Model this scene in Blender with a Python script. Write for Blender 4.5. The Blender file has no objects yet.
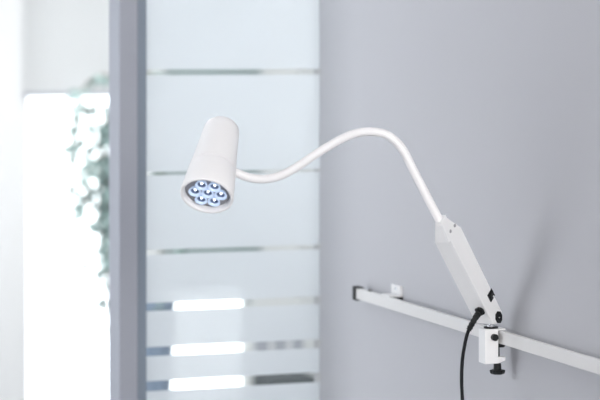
import bpy, bmesh, math, random
from mathutils import Vector as V, Matrix
random.seed(7)
SC = bpy.context.scene
COL = SC.collection

# ------------------------------------------------------------------ camera, world, lights, exposure
F = 2100.0            # focal length in pixels of a 600 px wide frame
HOR = 50.0            # image row of the horizon (level camera with a dropped lens, verticals stay vertical)
H = 1.67              # camera height
cd = bpy.data.cameras.new('camera')
cam = bpy.data.objects.new('camera', cd); COL.objects.link(cam)
cam.location = (0, 0, H); cam.rotation_euler = (math.pi/2, 0, 0)
cd.sensor_width = 36; cd.lens = F/600*36; cd.shift_y = -(200-HOR)/600
cd.clip_start = .05; cd.clip_end = 100
cd.dof.use_dof = True; cd.dof.focus_distance = 4.17; cd.dof.aperture_fstop = (cd.lens/1000)/.041
SC.camera = cam

w = bpy.data.worlds.new('daylight'); SC.world = w; w.use_nodes = True
bg = w.node_tree.nodes['Background']
bg.inputs[0].default_value = (.93, .96, 1, 1); bg.inputs[1].default_value = 3.6

def area(name, loc, target, sx, sy, power, color):
    l = bpy.data.lights.new(name, 'AREA'); l.shape = 'RECTANGLE'; l.size = sx; l.size_y = sy
    l.energy = power; l.color = color
    o = bpy.data.objects.new(name, l); COL.objects.link(o); o.location = loc
    o.rotation_euler = (V(target)-V(loc)).to_track_quat('-Z', 'Y').to_euler()
    return o
area('ceiling_lamp_light', (1.42, .05, 2.6), (.30, 4.0, 1.15), 1.6, 1.8, 190, (1, .975, .95))
area('hall_fill_light', (-.7, 7.3, 2.62), (-.7, 7.3, 0), 1.8, 1.8, 62, (1, .985, .965))  # added fill with no known fitting, brightens the hall and the frosted film

vs = SC.view_settings
vs.view_transform = 'Standard'; vs.look = 'None'; vs.exposure = 0.36; vs.gamma = 1; vs.use_curve_mapping = False
SC.cycles.max_bounces = 10; SC.cycles.transparent_max_bounces = 16

# ------------------------------------------------------------------ frames of reference
D = V((-740, F, 0)).normalized()          # along the wall, away from the camera
N = V((-D.y, D.x, 0))                     # out of the wall into the room
R0 = V((.397, 4.17, 0))                   # foot of the rail's front face beside the clamp
def P(r, s, z): return R0 + N*r + D*s + V((0, 0, z))
def at(px, py, Y): return V(((px-300)/F*Y, Y, H+(HOR-py)/F*Y))
def ray(px, py): return V(((px-300)/F, 1, (HOR-py)/F))
CAM = V((0, 0, H))
def hit(px, py, pt, nrm):
    d = ray(px, py); t = (pt-CAM).dot(nrm)/d.dot(nrm); return CAM+d*t
def s_on(r, px):                          # distance along the wall of the point seen in column px on plane r
    k = (px-300)/F; b = R0+N*r
    return (k*b.y-b.x)/(D.x-k*D.y)
def r_on(s, px):
    k = (px-300)/F; b = R0+D*s
    return (k*b.y-b.x)/(N.x-k*N.y)

# ------------------------------------------------------------------ materials
def mat(name, col, rough=.5, metal=0, noise=0, scale=20, bump=0, bscale=200, spec=.5, emit=None, estr=0, coat=0):
    m = bpy.data.materials.new(name); m.use_nodes = True
    nt = m.node_tree; b = nt.nodes['Principled BSDF']
    b.inputs['Roughness'].default_value = rough; b.inputs['Metallic'].default_value = metal
    b.inputs['Specular IOR Level'].default_value = spec
    b.inputs['Coat Weight'].default_value = coat
    tc = nt.nodes.new('ShaderNodeTexCoord')
    nz = nt.nodes.new('ShaderNodeTexNoise'); nz.inputs['Scale'].default_value = scale; nz.inputs['Detail'].default_value = 4
    nt.links.new(tc.outputs['Object'], nz.inputs['Vector'])
    rp = nt.nodes.new('ShaderNodeMapRange')
    rp.inputs['To Min'].default_value = 1-noise; rp.inputs['To Max'].default_value = 1+noise
    nt.links.new(nz.outputs['Fac'], rp.inputs['Value'])
    mx = nt.nodes.new('ShaderNodeVectorMath'); mx.operation = 'MULTIPLY'
    mx.inputs[0].default_value = col[:3]
    nt.links.new(rp.outputs['Result'], mx.inputs[1])
    nt.links.new(mx.outputs['Vector'], b.inputs['Base Color'])
    if bump:
        n2 = nt.nodes.new('ShaderNodeTexNoise'); n2.inputs['Scale'].default_value = bscale; n2.inputs['Detail'].default_value = 3
        nt.links.new(tc.outputs['Object'], n2.inputs['Vector'])
        bp = nt.nodes.new('ShaderNodeBump'); bp.inputs['Strength'].default_value = bump; bp.inputs['Distance'].default_value = .002
        nt.links.new(n2.outputs['Fac'], bp.inputs['Height']); nt.links.new(bp.outputs['Normal'], b.inputs['Normal'])
    if emit:
        b.inputs['Emission Color'].default_value = (*emit, 1); b.inputs['Emission Strength'].default_value = estr
    return m

M = {}
M['wall'] = mat('lilac_grey_paint', (.515, .518, .545), .75, noise=.015, scale=3, bump=.05, bscale=300)
M['hall_wall'] = mat('white_hall_paint', (.73, .74, .745), .8, noise=.015, scale=3)
M['ceiling'] = mat('ceiling_paint', (.82, .83, .84), .9, noise=.01)
M['floor'] = mat('grey_vinyl', (.42, .43, .45), .45, noise=.06, scale=14)
M['white'] = mat('white_powder_coat', (.86, .86, .86), .38, noise=.006, scale=40, bump=.03, bscale=900)
M['white_head'] = mat('white_lacquer', (.88, .87, .87), .3, noise=.004, coat=.1)
M['rail'] = mat('white_rail_lacquer', (.77, .76, .75), .32, noise=.01, scale=30)
M['black'] = mat('black_plastic', (.008, .009, .010), .5, noise=.1, spec=.3)
M['rubber'] = mat('black_rubber', (.010, .011, .013), .7, noise=.1, spec=.25)
M['chrome'] = mat('polished_steel', (.75, .76, .78), .18, 1)
M['mark'] = mat('pale_grey_marking', (.6, .6, .62), .5)
M['screw'] = mat('dull_steel_screw', (.33, .33, .34), .5)
M['alu'] = mat('grey_anodised_aluminium', (.32, .335, .38), .5, .0, noise=.03, scale=8)
M['alu_dark'] = mat('dark_grey_gasket_profile', (.22, .265, .32), .5, .0, noise=.03, scale=8)
M['plate'] = mat('grey_led_plate', (.28, .28, .30), .45, noise=.05)
M['led_glass'] = mat('led_lens_plastic', (.55, .66, .85), .12, emit=(.62, .77, 1), estr=.22, coat=.5)
M['led_ring'] = mat('led_well', (.10, .14, .25), .3)
M['led'] = mat('led_chip', (1, 1, 1), .3, emit=(.9, .96, 1), estr=2.2)
M['leaf'] = mat('leaf_green', (.26, .36, .35), .5, noise=.4, scale=6)
M['stem'] = mat('bark_brown', (.14, .10, .07), .8, noise=.2, scale=30)
M['pot'] = mat('slate_blue_planter', (.20, .26, .35), .5, noise=.05)
M['chair'] = mat('dark_chair_fabric', (.045, .055, .06), .8, noise=.1, scale=60)
M['frame_white'] = mat('white_window_frame', (.85, .86, .86), .4)
def thin(name, kind):
    m = bpy.data.materials.new(name); m.use_nodes = True; nt = m.node_tree
    for n in list(nt.nodes):
        if n.type != 'OUTPUT_MATERIAL': nt.nodes.remove(n)
    out = nt.nodes['Material Output']; L = nt.links
    tr = nt.nodes.new('ShaderNodeBsdfTransparent'); mix = nt.nodes.new('ShaderNodeMixShader')
    if kind == 'glass':
        tr.inputs[0].default_value = (.975, .985, .98, 1)
        gl = nt.nodes.new('ShaderNodeBsdfGlossy'); gl.inputs['Roughness'].default_value = .03
        fr = nt.nodes.new('ShaderNodeFresnel'); fr.inputs[0].default_value = 1.45
        L.new(fr.outputs[0], mix.inputs[0]); L.new(tr.outputs[0], mix.inputs[1]); L.new(gl.outputs[0], mix.inputs[2])
    else:
        tl = nt.nodes.new('ShaderNodeBsdfTranslucent'); df = nt.nodes.new('ShaderNodeBsdfDiffuse')
        m2 = nt.nodes.new('ShaderNodeMixShader')
        nz = nt.nodes.new('ShaderNodeTexNoise'); nz.inputs['Scale'].default_value = 400
        c0, c1, clear, back = {'film': ((.90, .935, .965), (.86, .90, .94), .2, .62), 'blind': ((.68, .69, .69), (.72, .73, .74), .0, .45), 'blind_sage': ((.40, .46, .46), (.50, .56, .57), .0, .45)}[kind]
        rp = nt.nodes.new('ShaderNodeMapRange'); rp.inputs['To Min'].default_value = .97; rp.inputs['To Max'].default_value = 1.03
        L.new(nz.outputs['Fac'], rp.inputs['Value'])
        for sh, c in ((tl, c0), (df, c1)):
            vm = nt.nodes.new('ShaderNodeVectorMath'); vm.operation = 'MULTIPLY'; vm.inputs[0].default_value = c
            L.new(rp.outputs[0], vm.inputs[1]); L.new(vm.outputs[0], sh.inputs[0])
        m2.inputs[0].default_value = back
        L.new(df.outputs[0], m2.inputs[1]); L.new(tl.outputs[0], m2.inputs[2])
        mix.inputs[0].default_value = clear
        L.new(m2.outputs[0], mix.inputs[1]); L.new(tr.outputs[0], mix.inputs[2])
    L.new(mix.outputs[0], out.inputs[0]); return m
M['glass'] = thin('clear_glass', 'glass'); M['film'] = thin('frosted_film', 'film'); M['blind'] = thin('blind_fabric', 'blind'); M['blind_sage'] = thin('sage_blind_fabric', 'blind_sage')

# ------------------------------------------------------------------ mesh helpers
def link(name, bm, m, parent=None, smooth=False, bevel=0, seg=3):
    bmesh.ops.recalc_face_normals(bm, faces=bm.faces)
    me = bpy.data.meshes.new(name); bm.to_mesh(me); bm.free()
    for x in (m if isinstance(m, (list, tuple)) else [m]): me.materials.append(x)
    o = bpy.data.objects.new(name, me); COL.objects.link(o)
    if parent: o.parent = parent
    if smooth:
        for p in me.polygons: p.use_smooth = True
        me.set_sharp_from_angle(angle=math.radians(smooth if smooth is not True else 40))
    if bevel:
        b = o.modifiers.new('bevel', 'BEVEL'); b.width = bevel; b.segments = seg; b.limit_method = 'ANGLE'
        b.angle_limit = math.radians(30); b.harden_normals = False
    return o
def tag(o, label=None, cat=None, group=None, kind=None):
    for k, v in (('label', label), ('category', cat), ('group', group), ('kind', kind)):
        if v: o[k] = v
    return o
def empty(name, loc):
    o = bpy.data.objects.new(name, None); COL.objects.link(o); o.location = loc; o.empty_display_size = .05; return o
def hexa(bm, c8, mi=0):                     # c8: bottom four then top four corners
    v = [bm.verts.new(c) for c in c8]
    for f in ((3, 2, 1, 0), (4, 5, 6, 7), (0, 1, 5, 4), (1, 2, 6, 5), (2, 3, 7, 6), (3, 0, 4, 7)):
        bm.faces.new([v[i] for i in f]).material_index = mi
def rbox(bm, r0, r1, s0, s1, z0, z1, mi=0):  # a box in the wall's own frame
    hexa(bm, [P(r0, s0, z0), P(r1, s0, z0), P(r1, s1, z0), P(r0, s1, z0), P(r0, s0, z1), P(r1, s0, z1), P(r1, s1, z1), P(r0, s1, z1)], mi)
def prism(bm, A, B, mi=0):
    a = [bm.verts.new(p) for p in A]; b = [bm.verts.new(p) for p in B]; n = len(a)
    bm.faces.new(a).material_index = mi; bm.faces.new(b[::-1]).material_index = mi
    for i in range(n): bm.faces.new((a[i], a[(i+1) % n], b[(i+1) % n], b[i])).material_index = mi
def basis(axis, ref=None):
    z = V(axis).normalized(); x = V(ref) if ref else (V((0, 0, 1)) if abs(z.z) < .9 else V((1, 0, 0)))
    x = (x-z*x.dot(z)).normalized(); return x, z.cross(x), z
def lathe(bm, o, axis, prof, n=48, mi=0, ref=None, mis=None):   # prof: (t along axis, radius[, sharp])
    x, y, z = basis(axis, ref); rings = []
    for t, r in prof:
        if r < 1e-6: rings.append([bm.verts.new(o+z*t)])
        else: rings.append([bm.verts.new(o+z*t+(x*math.cos(2*math.pi*k/n)+y*math.sin(2*math.pi*k/n))*r) for k in range(n)])
    for i in range(len(rings)-1):
        a, b = rings[i], rings[i+1]
        for k in range(n):
            j = (k+1) % n
            if len(a) == 1 and len(b) == 1: break
            f = (a[0], b[j], b[k]) if len(a) == 1 else (a[k], a[j], b[0]) if len(b) == 1 else (a[k], a[j], b[j], b[k])
            bm.faces.new(f).material_index = mis[i] if mis else mi
def spline(pts, n=10):
    out = []; q = [pts[0]*2-pts[1]]+list(pts)+[pts[-1]*2-pts[-2]]
    for i in range(1, len(q)-2):
        for k in range(n):
            t = k/n; a, b, c, d = q[i-1:i+3]
            out.append(.5*((2*b)+(c-a)*t+(2*a-5*b+4*c-d)*t*t+(3*b-a-3*c+d)*t**3))
    return out+[q[-2]]
def tube(bm, pts, rad, n=20, mi=0):
    rings = []; x = None
    for i, p in enumerate(pts):
        t = (pts[min(i+1, len(pts)-1)]-pts[max(i-1, 0)]).normalized()
        x = basis(t)[0] if x is None else (x-t*x.dot(t)).normalized()
        y = t.cross(x); r = rad(i/(len(pts)-1)) if callable(rad) else rad
        rings.append([bm.verts.new(p+(x*math.cos(2*math.pi*k/n)+y*math.sin(2*math.pi*k/n))*r) for k in range(n)])
    for a, b in zip(rings, rings[1:]):
        for k in range(n): bm.faces.new((a[k], a[(k+1) % n], b[(k+1) % n], b[k])).material_index = mi
    bm.faces.new(rings[0][::-1]).material_index = mi; bm.faces.new(rings[-1]).material_index = mi

# ------------------------------------------------------------------ room shell
RW = -.033                                  # the wall's surface lies behind the rail's front face
SG = s_on(RW, 320)                          # where the wall meets the glass partition
S_END = SG+.045
S_FAR = S_END+4.3
CEIL = 2.7
def struct(name, bm, m, parent=None, **k):
    o = link(name, bm, m, parent, **k)
    if not parent: o['kind'] = 'structure'
    return o
bm = bmesh.new(); rbox(bm, RW-.12, RW, -5.6, S_END, 0, CEIL); struct('wall_right', bm, M['wall'])
bm = bmesh.new(); rbox(bm, -2.2, 4, -5.8, S_FAR+.3, -.1, 0); struct('floor', bm, M['floor'])
bm = bmesh.new(); rbox(bm, -2.2, 4, -5.8, S_FAR+.3, CEIL, CEIL+.1); struct('ceiling', bm, M['ceiling'])
bm = bmesh.new(); rbox(bm, RW, RW+.012, -5.6, SG-.02, 0, .08); struct('baseboard_right', bm, M['frame_white'])
# wall returns beyond the glass, and the hall's own side wall
bm = bmesh.new(); rbox(bm, -1.5, RW-.12, S_END-.1, S_END, 0, CEIL); struct('wall_return', bm, M['hall_wall'])
bm = bmesh.new(); rbox(bm, -1.6, -1.5, S_END-.1, S_FAR, 0, CEIL); struct('wall_hall_right', bm, M['hall_wall'])
bm = bmesh.new(); rbox(bm, 3.4, 3.5, S_END+1.2, S_FAR, 0, CEIL); struct('wall_hall_left', bm, M['hall_wall'])

bm = bmesh.new(); rbox(bm, RW-.12, 2.25, -5.8, -5.6, 0, CEIL); struct('wall_back', bm, M['wall'])  # unseen, added behind the camera to cut light on the box's underside
bm = bmesh.new()                            # unseen left wall, added; its opening is sized and placed to shape the daylight
for a in ((-5.6, S_END, 0, .85), (-5.6, S_END, 2.4, CEIL), (-5.6, .15, .85, 2.4), (S_END-.1, S_END, .85, 2.4)): rbox(bm, 2.1, 2.25, *a)
struct('wall_left', bm, M['wall'])
def yz(s, r, py): return H+(HOR-py)/F*P(r, s, 0).y
# hall end wall with two window openings
WA = (r_on(S_FAR, 141), r_on(S_FAR, 27)); WB = (r_on(S_FAR, 254), r_on(S_FAR, 167))
WB, WA = sorted(WB), sorted(WA)
ZW0, ZW1 = .0, 2.2
rb = sorted([-1.6, WB[0], WB[1], WA[0], WA[1], 3.5]); zb = [0, ZW0, ZW1, CEIL]
bm = bmesh.new()
for i in range(5):
    for j in range(3):
        if i in (1, 3) and j == 1: continue
        rbox(bm, rb[i], rb[i+1], S_FAR, S_FAR+.2, zb[j], zb[j+1])
struct('wall_far', bm, M['hall_wall'])
def hall_window(k, W):
    f = bmesh.new(); t = .025
    for a in ((W[0], W[0]+t, ZW0, ZW1), (W[1]-t, W[1], ZW0, ZW1), (W[0]+t, W[1]-t, ZW0, ZW0+t), (W[0]+t, W[1]-t, ZW1-t, ZW1)):
        rbox(f, a[0], a[1], S_FAR+.09, S_FAR+.14, a[2], a[3])
    o = struct('window_%d' % k, f, M['frame_white'])
    g = bmesh.new(); rbox(g, W[0]+t, W[1]-t, S_FAR+.11, S_FAR+.118, ZW0+t, ZW1-t); link('pane', g, M['glass'], o)
hall_window(2, WA); hall_window(3, WB)
def roller_blind(W, py, label, fabric):
    z0 = yz(S_FAR, sum(W)/2, py)
    c = P(sum(W)/2, S_FAR-.04, ZW1+.06); root = empty('roller_blind', c)
    tag(root, label, 'blind', 'roller blinds on the hall windows')
    inv = Matrix.Translation(-c)
    def fin(name, b, m, **k):
        b.transform(inv); return link(name, b, m, root, **k)
    b = bmesh.new(); rbox(b, W[0]-.02, W[1]+.02, S_FAR-.041, S_FAR-.039, z0+.02, ZW1+.06); fin('fabric', b, M[fabric])
    b = bmesh.new(); rbox(b, W[0]-.02, W[1]+.02, S_FAR-.047, S_FAR-.033, z0, z0+.022); fin('bottom_bar', b, M['alu'], bevel=.004)
    b = bmesh.new(); lathe(b, P(W[0]-.03, S_FAR-.035, ZW1+.075), N, [(0, 0), (0, .03), (W[1]-W[0]+.06, .03), (W[1]-W[0]+.06, 0)], 24); fin('roller', b, M['frame_white'], smooth=True)
roller_blind(WA, 97, 'pale roller blind half lowered over the bright hall window at left', 'blind')
roller_blind(WB, 288, 'greyish roller blind drawn low behind the frosted glass strips', 'blind_sage')

# glass partition: post, panes, frosted bands
PR = [r_on(SG-.03, x) for x in (148.2, 138, 119)]
bm = bmesh.new(); rbox(bm, PR[1], PR[2], SG-.03, SG+.07, 0, CEIL)
post = struct('trim_1', bm, M['alu'], bevel=.003)
bm = bmesh.new(); rbox(bm, PR[0], PR[1], SG-.016, SG+.04, 0, CEIL); struct('glazing_profile', bm, M['alu_dark'], post, bevel=.002)
GR = (RW+.001, PR[0]+.004)
bm = bmesh.new(); rbox(bm, GR[0], GR[1], SG, SG+.008, .02, CEIL-.02)
pane = struct('window_1', bm, M['glass'])
bm = bmesh.new(); rbox(bm, GR[0], GR[1], SG-.012, SG+.02, CEIL-.02, CEIL); rbox(bm, GR[0], GR[1], SG-.012, SG+.02, 0, .02); struct('channel', bm, M['alu'], pane)
rc = r_on(SG, 235)
gaps = [(72, 6), (172, 3.5), (249.5, 5), (303.5, 8), (347.5, 9), (381.5, 10)]
edges = [CEIL-.02]
for y, h in gaps: edges += [yz(SG, rc, y-h/2), yz(SG, rc, y+h/2)]
edges += [yz(SG, rc, 412), yz(SG, rc, 423), .02]
for k in range(0, len(edges)-1, 2):
    bm = bmesh.new(); rbox(bm, GR[0], GR[1], SG-.0012, SG-.0002, edges[k+1], edges[k])
    struct('frosted_band', bm, M['film'], pane)

# ------------------------------------------------------------------ wall rail
RZ0, RZ1, RT = 1.0865, 1.1125, .010
S_RE = s_on(0, 354.5); S_RN = -1.55
rc0 = P(0, -.3, RZ0); rail_root = empty('mounting_rail', rc0)
tag(rail_root, 'white equipment rail running along the grey wall behind the lamp clamp', 'rail')
INV = Matrix.Translation(-rc0)
def rpart(name, b, m, parent=rail_root, **k):
    b.transform(INV); return link(name, b, m, parent, **k)
b = bmesh.new(); rbox(b, -RT, 0, S_RN, S_RE, RZ0, RZ1); rail = rpart('rail_bar', b, M['rail'], bevel=.0012)
b = bmesh.new()                             # black cap closing the far end: a shoe around the bar's end
rbox(b, -RT-.003, .003, S_RE, S_RE+.006, RZ0-.003, RZ1+.003)
rbox(b, 0, .003, S_RE-.010, S_RE, RZ0-.003, RZ1+.003)
rbox(b, -RT-.003, .003, S_RE-.028, S_RE, RZ1, RZ1+.003); rbox(b, -RT-.003, .003, S_RE-.018, S_RE, RZ0-.003, RZ0)
rpart('end_cap', b, M['black'], bevel=.0008)
b = bmesh.new(); q = P(-RT/2, s_on(0, 367.5), RZ1); lathe(b, q, (0, 0, 1), [(0, .0048), (.0012, .0048), (.0018, .0035), (.0018, 0)], 20)
rpart('hole_plug', b, M['black'], smooth=True)
def bracket(sn):
    b = bmesh.new(); w_ = .062
    rbox(b, RW+.0005, RW+.004, sn, sn+w_, RZ1+.0005, RZ1+.024)                 # plate on the wall
    rbox(b, RW+.004, RW+.009, sn, sn+.006, RZ1+.004, RZ1+.024)             # return flange on the near edge
    rbox(b, RW+.004, -.001, sn, sn+w_*.8, RZ1+.0005, RZ1+.0045)               # tab lying on top of the bar
    o = rpart('wall_bracket', b, M['white'], bevel=.0008)
    b = bmesh.new(); lathe(b, P(RW+.004, sn+.03, RZ1+.015), N, [(0, .0045), (.002, .0045), (.003, .003), (.003, 0)], 16); rpart('screw', b, M['chrome'], o, smooth=True)
    b = bmesh.new(); rbox(b, RW+.0005, -RT-.0005, sn, sn+.012, RZ1-.012, RZ1); rpart('spacer', b, M['black'], o, bevel=.001)
bracket(s_on(RW, 403)); bracket(-1.25)

# ------------------------------------------------------------------ examination lamp
root_at = P(.012, .015, RZ1+.004)
lamp = empty('examination_lamp', root_at)
tag(lamp, 'white gooseneck examination lamp with lit cluster of seven leds clamped to the wall rail', 'lamp')
LINV = Matrix.Translation(-root_at)
def lpart(name, b, m, parent=lamp, **k):
    b.transform(LINV); return link(name, b, m, parent, **k)

# clamp: a C-profile hooked over the rail
CT, CB, CW = 1.1165, 1.0475, .031
b = bmesh.new()
prof = [(.0325, CB), (.0325, CT), (-.0125, CT), (-.0125, RZ1+.0005), (.0032, RZ1+.0005), (.0032, CB+.013), (-.0125, CB+.013), (-.0125, CB+.005), (.0032, CB)]
prism(b, [P(r, 0, z) for r, z in prof], [P(r, CW, z) for r, z in prof])
clamp = lpart('clamp_block', b, M['white'], bevel=.0012)
b = bmesh.new(); lathe(b, P(.0135, 0, 1.1005), -D, [(0, .0065), (.004, .0068), (.009, .0068), (.0105, .0055), (.0105, 0)], 24); lpart('side_knob', b, M['black'], clamp, smooth=True)
b = bmesh.new(); c = P(-.0005, CW*.42, 0); pad_at = P(-.0055, CW*.42, 0)
lathe(b, pad_at+V((0, 0, RZ0-.008)), (0, 0, 1), [(0, 0), (0, .009), (.0025, .0112), (.0075, .0112), (.0075, 0)], 24)
lathe(b, c+V((0, 0, CB-.013)), (0, 0, 1), [(0, .0045), (RZ0-.008-CB+.013, .0045)], 16)
lathe(b, c+V((0, 0, CB-.014)), (0, 0, 1), [(0, .008), (.012, .0075), (.012, .003)], 20)
n = 60; x, y, z = basis((0, 0, 1)); rings = []
for zz, rr in ((-.023, .007), (-.0228, .011), (-.021, .0135), (-.016, .0148), (-.0145, .0135), (-.014, .006)):
    rings.append([b.verts.new(c+V((0, 0, CB+zz))+(x*math.cos(2*math.pi*k/n)+y*math.sin(2*math.pi*k/n))*rr*(1+.07*math.cos(6*2*math.pi*k/n)*(rr > .008))) for k in range(n)])
for A_, B_ in zip(rings, rings[1:]):
    for k in range(n): b.faces.new((A_[k], A_[(k+1) % n], B_[(k+1) % n], B_[k]))
b.faces.new(rings[0][::-1])
lpart('clamp_screw', b, M['black'], clamp, smooth=True)
b = bmesh.new(); pc = P(.0125, CW*.5, CT)
lathe(b, pc, (0, 0, 1), [(0, .0145), (.0025, .0145), (.003, .0135), (.003, 0)], 32, mi=0)
lathe(b, pc, (0, 0, 1), [(.003, .0085), (.006, .0085), (.0068, .0075), (.0068, .0045), (.015, .0045)], 32, mi=1)
lpart('pivot_joint', b, [M['black'], M['chrome']], smooth=True)

# transformer box leaning out from the wall
n_ = V((.8, -.6, 0)).normalized()
a_ = V((-.38, -.525, .76)); a_ = (a_-n_*a_.dot(n_)).normalized(); u_ = a_.cross(n_)
if u_.z < 0: u_ = -u_
BW = .041
QA = pc + n_*(BW/2); QA.z = 1.12
outline = [(441, 222.5), (446.5, 217), (461, 227), (497, 301), (502, 311.5), (501.8, 318.5), (498, 323.5), (493, 324.5)]
PA = [hit(x, y, QA, n_) for x, y in outline]
back = [(452.3, 243.5), (456, 238), (468.5, 241.5)]+outline[3:]
PB = [hit(x, y, QA, n_)-n_*BW for x, y in back]
b = bmesh.new(); prism(b, PA, PB)
box = lpart('transformer_box', b, M['white'], bevel=.0016)
QB = PA[0]
def onB(px, py): return hit(px, py, QB, u_)
S = [onB(435, 223), onB(441.3, 222), onB(450.3, 241), onB(436, 241.3)]
b = bmesh.new(); prism(b, [p-u_*(.0004, .0004, .0055, .0055)[i] for i, p in enumerate(S)], [p+u_*.02 for p in S])
lpart('neck_socket', b, M['white'], box, bevel=.0008)
def onA(px, py, lift=0): return hit(px, py, QA, n_)+n_*lift
def flat_poly(name, cx, cy, pts, h, m, parent, bev=.0008):
    c = onA(cx, cy)
    A_ = [c+a_*p+u_*q-n_*.003 for p, q in pts]; B_ = [v+n_*(h+.003) for v in A_]
    b = bmesh.new(); prism(b, A_, B_); return lpart(name, b, m, parent, bevel=bev)
# rocker switch and its pale mark
sw = [(-.0098, -.0098), (.0098, -.0098), (.0098, .0098), (-.0098, .0098)]
b = bmesh.new(); c = onA(491, 295.4)
A_ = [c+a_*p+u_*q-n_*.003 for p, q in sw]; prism(b, A_, [v+n_*.0042 for v in A_])
A_ = [c+a_*p*.72+u_*q*.72 for p, q in sw]; B_ = [v+n_*(.0045 if i in (1, 2) else .002) for i, v in enumerate(A_)]; prism(b, A_, B_)
lpart('rocker_switch', b, M['black'], box, bevel=.0006)
b = bmesh.new(); c = onA(492.3, 296.3)+n_*.0028; lathe(b, c, n_, [(0, .0022), (.0009, .0022), (.0009, 0)], 14); lpart('switch_mark', b, M['mark'], box, smooth=True)
# octagonal socket with a middle pin
R_ = .0128
sock = flat_poly('power_socket', 498.4, 317.2, [(R_*math.cos(math.radians(22.5+45*k))*1.05, R_*math.sin(math.radians(22.5+45*k))*.92) for k in range(8)], .0025, M['black'], box)
b = bmesh.new(); c = onA(498.1, 317.4)+n_*.0025; lathe(b, c, n_, [(0, .0045), (.001, .0045), (.001, .003), (-.0002, .003), (-.0002, .0013), (.0012, .0011), (.0012, 0)], 18, mis=[0, 0, 0, 0, 1, 1])
lpart('socket_ring', b, [M['rubber'], M['mark']], box, smooth=True)
for px, py in ((450.2, 231.2), (454.6, 225.6)):
    b = bmesh.new(); lathe(b, onA(px, py), n_, [(-.001, .0034), (.0012, .0034), (.0018, .0026), (.0018, .0012), (.0008, .0010), (.0008, 0)], 14); lpart('fixing_screw', b, M['screw'], box, smooth=True)

# flexible neck
YN0, YN1 = PA[0].y+.012, 4.005
px_ = [(441.5, 225), (438.7, 219), (431, 204.5), (423, 189), (413.5, 170.5), (404.5, 152.5), (396.5, 142), (385.5, 134.3), (371, 131.6), (356, 133.2), (342.5, 138.4), (328.5, 146.2), (313, 156), (297, 166.7), (280, 175.7), (263.5, 179), (250, 177.8), (240, 174.3), (226, 168.5)]
tot = px_[0][0]-px_[-1][0]
pts = [at(x, y, YN0+(YN1-YN0)*(px_[0][0]-x)/tot) for x, y in px_]
b = bmesh.new(); tube(b, spline(pts, 8), .0083, 28); lpart('gooseneck', b, M['white_head'], smooth=80)

# lamp head
hd = V((-.143, -.683, -.716)).normalized(); O = at(206.6, 196.5, 3.95)
up = -hd
b = bmesh.new()
prof = [(.0130, .0436), (.0015, .0450), (.0002, .0462), (0, .0490), (.0008, .0503), (.003, .0511), (.03, .0486), (.0655, .0453), (.0664, .0449), (.0667, .0436), (.0679, .0436), (.0682, .0445), (.070, .0443), (.100, .0411), (.13, .0380), (.155, .0360), (.165, .0349), (.173, .0328), (.1785, .0290), (.1822, .0230), (.1843, .014), (.1850, 0)]
lathe(b, O, up, prof, 72)
head = lpart('lamp_head', b, M['white_head'], smooth=50)
b = bmesh.new(); lathe(b, O, up, [(.0126, .0442), (.0126, 0)], 64); lpart('led_plate', b, M['plate'], head)
e1 = V((1, 0, -.07)); e1 = (e1-up*e1.dot(up)).normalized(); e2 = up.cross(e1)
if e2.z < 0: e2 = -e2
SP = .0247; Oc = O+up*.0088+e1*.001+e2*.002
lens = bmesh.new(); lathe(lens, V((0, 0, 0)), V((0, 0, 1)), [(-.0036, .0095), (.0035, .0122), (.0048, .0122), (.0052, .0114), (.0040, .0092), (.0015, .0076), (-.0032, .0066), (-.0032, .0026), (-.0020, .0024), (-.0002, .0018), (.0004, 0)], 28, mis=[0, 0, 0, 0, 0, 1, 1, 2, 2, 2])
rot = Matrix((e1, e2, hd)).transposed()
first = None
for i in range(7):
    off = V((0, 0, 0)) if i == 0 else (e1*math.cos(math.radians(60*i))+e2*math.sin(math.radians(60*i)))*SP
    pos = Oc+off-root_at
    if first is None:
        first = link('led_lens', lens, [M['led_glass'], M['led_ring'], M['led']], head, smooth=40); o = first
    else:
        o = first.copy(); COL.objects.link(o); o.parent = head
    o.matrix_local = Matrix.Translation(pos) @ rot.to_4x4()

# power cord leaving the underside of the box
c0 = onB(480, 311); g = [c0+u_*.004, c0-u_*.005]
YC = c0.y-.02
cord_px = [(475.8, 317.3), (471.9, 324), (468.8, 330), (466.3, 337.5), (464, 349), (462.2, 362), (461.6, 378), (462.2, 396), (463.4, 425), (465, 490)]
cp = g+[at(x, y, YC) for x, y in cord_px]+[P(.07, .02, .5), P(.09, .0, .08), P(.16, -.1, .0085), P(.35, -.4, .0085), P(.5, -1.1, .0085)]
b = bmesh.new(); tube(b, spline(cp, 8), .0035, 16); cord = lpart('power_cord', b, M['rubber'], smooth=80)
b = bmesh.new()
sp = spline([g[0], g[1]]+[at(x, y, YC) for x, y in cord_px[:3]], 12); L = len(sp)
tube(b, sp, lambda t: (.0070-.0012*t)*(1-.16*(int(t*16) % 2)), 18)
lathe(b, c0, -u_, [(-.001, .0105), (.003, .0105), (.004, .009), (.004, 0)], 6)
lpart('strain_relief', b, M['black'], cord, smooth=35)

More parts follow.
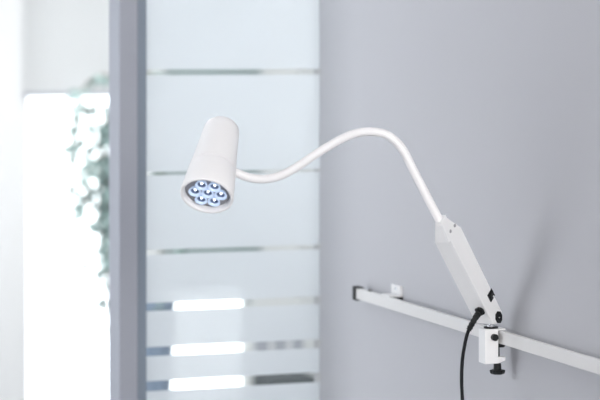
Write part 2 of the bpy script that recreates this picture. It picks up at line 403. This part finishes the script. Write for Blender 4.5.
# ------------------------------------------------------------------ hall furnishings seen blurred through the doorway and the strips
def leafy():
    base = at(138, 400, 8.4); base.z = 0
    root = empty('weeping_fig', base); tag(root, 'leafy potted weeping fig in front of the bright hall window', 'plant')
    b = bmesh.new(); st = bmesh.new()
    tube(st, spline([V((0, 0, .55)), V((.01, .02, .9)), V((-.01, 0, 1.25)), V((.0, .01, 1.5))], 6), .012, 10)
    def leaf(p, dr, s):
        dr = dr.normalized(); sd = dr.cross(V((random.uniform(-1, 1), random.uniform(-1, 1), random.uniform(-.3, .3)))).normalized()
        nn = sd.cross(dr)
        q = [p, p+dr*s*.35+sd*s*.24+nn*s*.04, p+dr*s*.7+sd*s*.18, p+dr*s, p+dr*s*.7-sd*s*.18, p+dr*s*.35-sd*s*.24+nn*s*.04]
        v = [b.verts.new(c) for c in q]; m0 = b.verts.new(p+dr*s*.5-nn*s*.03)
        for i in range(6): b.faces.new((v[i], v[(i+1) % 6], m0))
    for k in range(22):
        ang = random.uniform(0, 2*math.pi); ht = random.uniform(1.0, 1.54)
        if k < 11: ang = random.uniform(2.3, 3.9)
        reach = random.uniform(.10, .27); drop = random.uniform(.1, .55)
        p0 = V((0, 0, ht)); p1 = V((math.cos(ang)*reach*.6, math.sin(ang)*reach*.6, ht+.08)); p2 = V((math.cos(ang)*reach, math.sin(ang)*reach, ht-.03)); p3 = V((math.cos(ang)*reach*1.05, math.sin(ang)*reach*1.05, ht-drop))
        br = spline([p0, p1, p2, p3], 8); tube(st, br, .003, 6)
        for q in br[6:]:
            for _ in range(2): leaf(q, V((random.uniform(-1, 1), random.uniform(-1, 1), random.uniform(-1.6, .1))), random.uniform(.04, .07))
    link('foliage', b, M['leaf'], root); link('stem', st, M['stem'], root, smooth=60)
    pt = bmesh.new(); pr = [(0, 0), (0, .085), (.005, .09), (.64, .12), (.66, .125), (.67, .12), (.66, .112), (.60, .108), (.60, 0)]
    lathe(pt, V((.03, 0, 0)), V((0, 0, 1)), pr, 32); link('planter', pt, M['pot'], root, smooth=40)
leafy()
def chair():
    c = at(288, 400, 8.3); c.z = 0
    root = empty('waiting_chair', c); tag(root, 'dark waiting chair behind the lowest frosted glass strips at right', 'chair')
    ax = math.atan2(-N.y, -N.x); root.rotation_euler.z = ax
    def bxx(x0, x1, y0, y1, z0, z1):
        b = bmesh.new(); hexa(b, [V((x, y, z)) for z in (z0, z1) for x, y in ((x0, y0), (x1, y0), (x1, y1), (x0, y1))]); return b
    link('seat', bxx(-.11, .10, -.1, .12, .30, .385), M['chair'], root, bevel=.012)
    bk = bmesh.new()
    for x0, x1 in ((-.10, -.045), (-.02, .03), (.055, .10)):
        hexa(bk, [V((x, y, z)) for z in (.45, .52) for x, y in ((x0, .1), (x1, .1), (x1, .12), (x0, .12))])
    hexa(bk, [V((x, y, z)) for z in (.52, .55) for x, y in ((-.11, .1), (.11, .1), (.11, .12), (-.11, .12))])
    hexa(bk, [V((x, y, z)) for z in (.385, .41) for x, y in ((-.11, .1), (.11, .1), (.11, .12), (-.11, .12))])
    link('backrest', bk, M['alu'], root)
    for x in (-.1, .085):
        for y in (-.09, .1): link('leg', bxx(x, x+.018, y, y+.018, 0, .30), M['alu'], root)
chair()
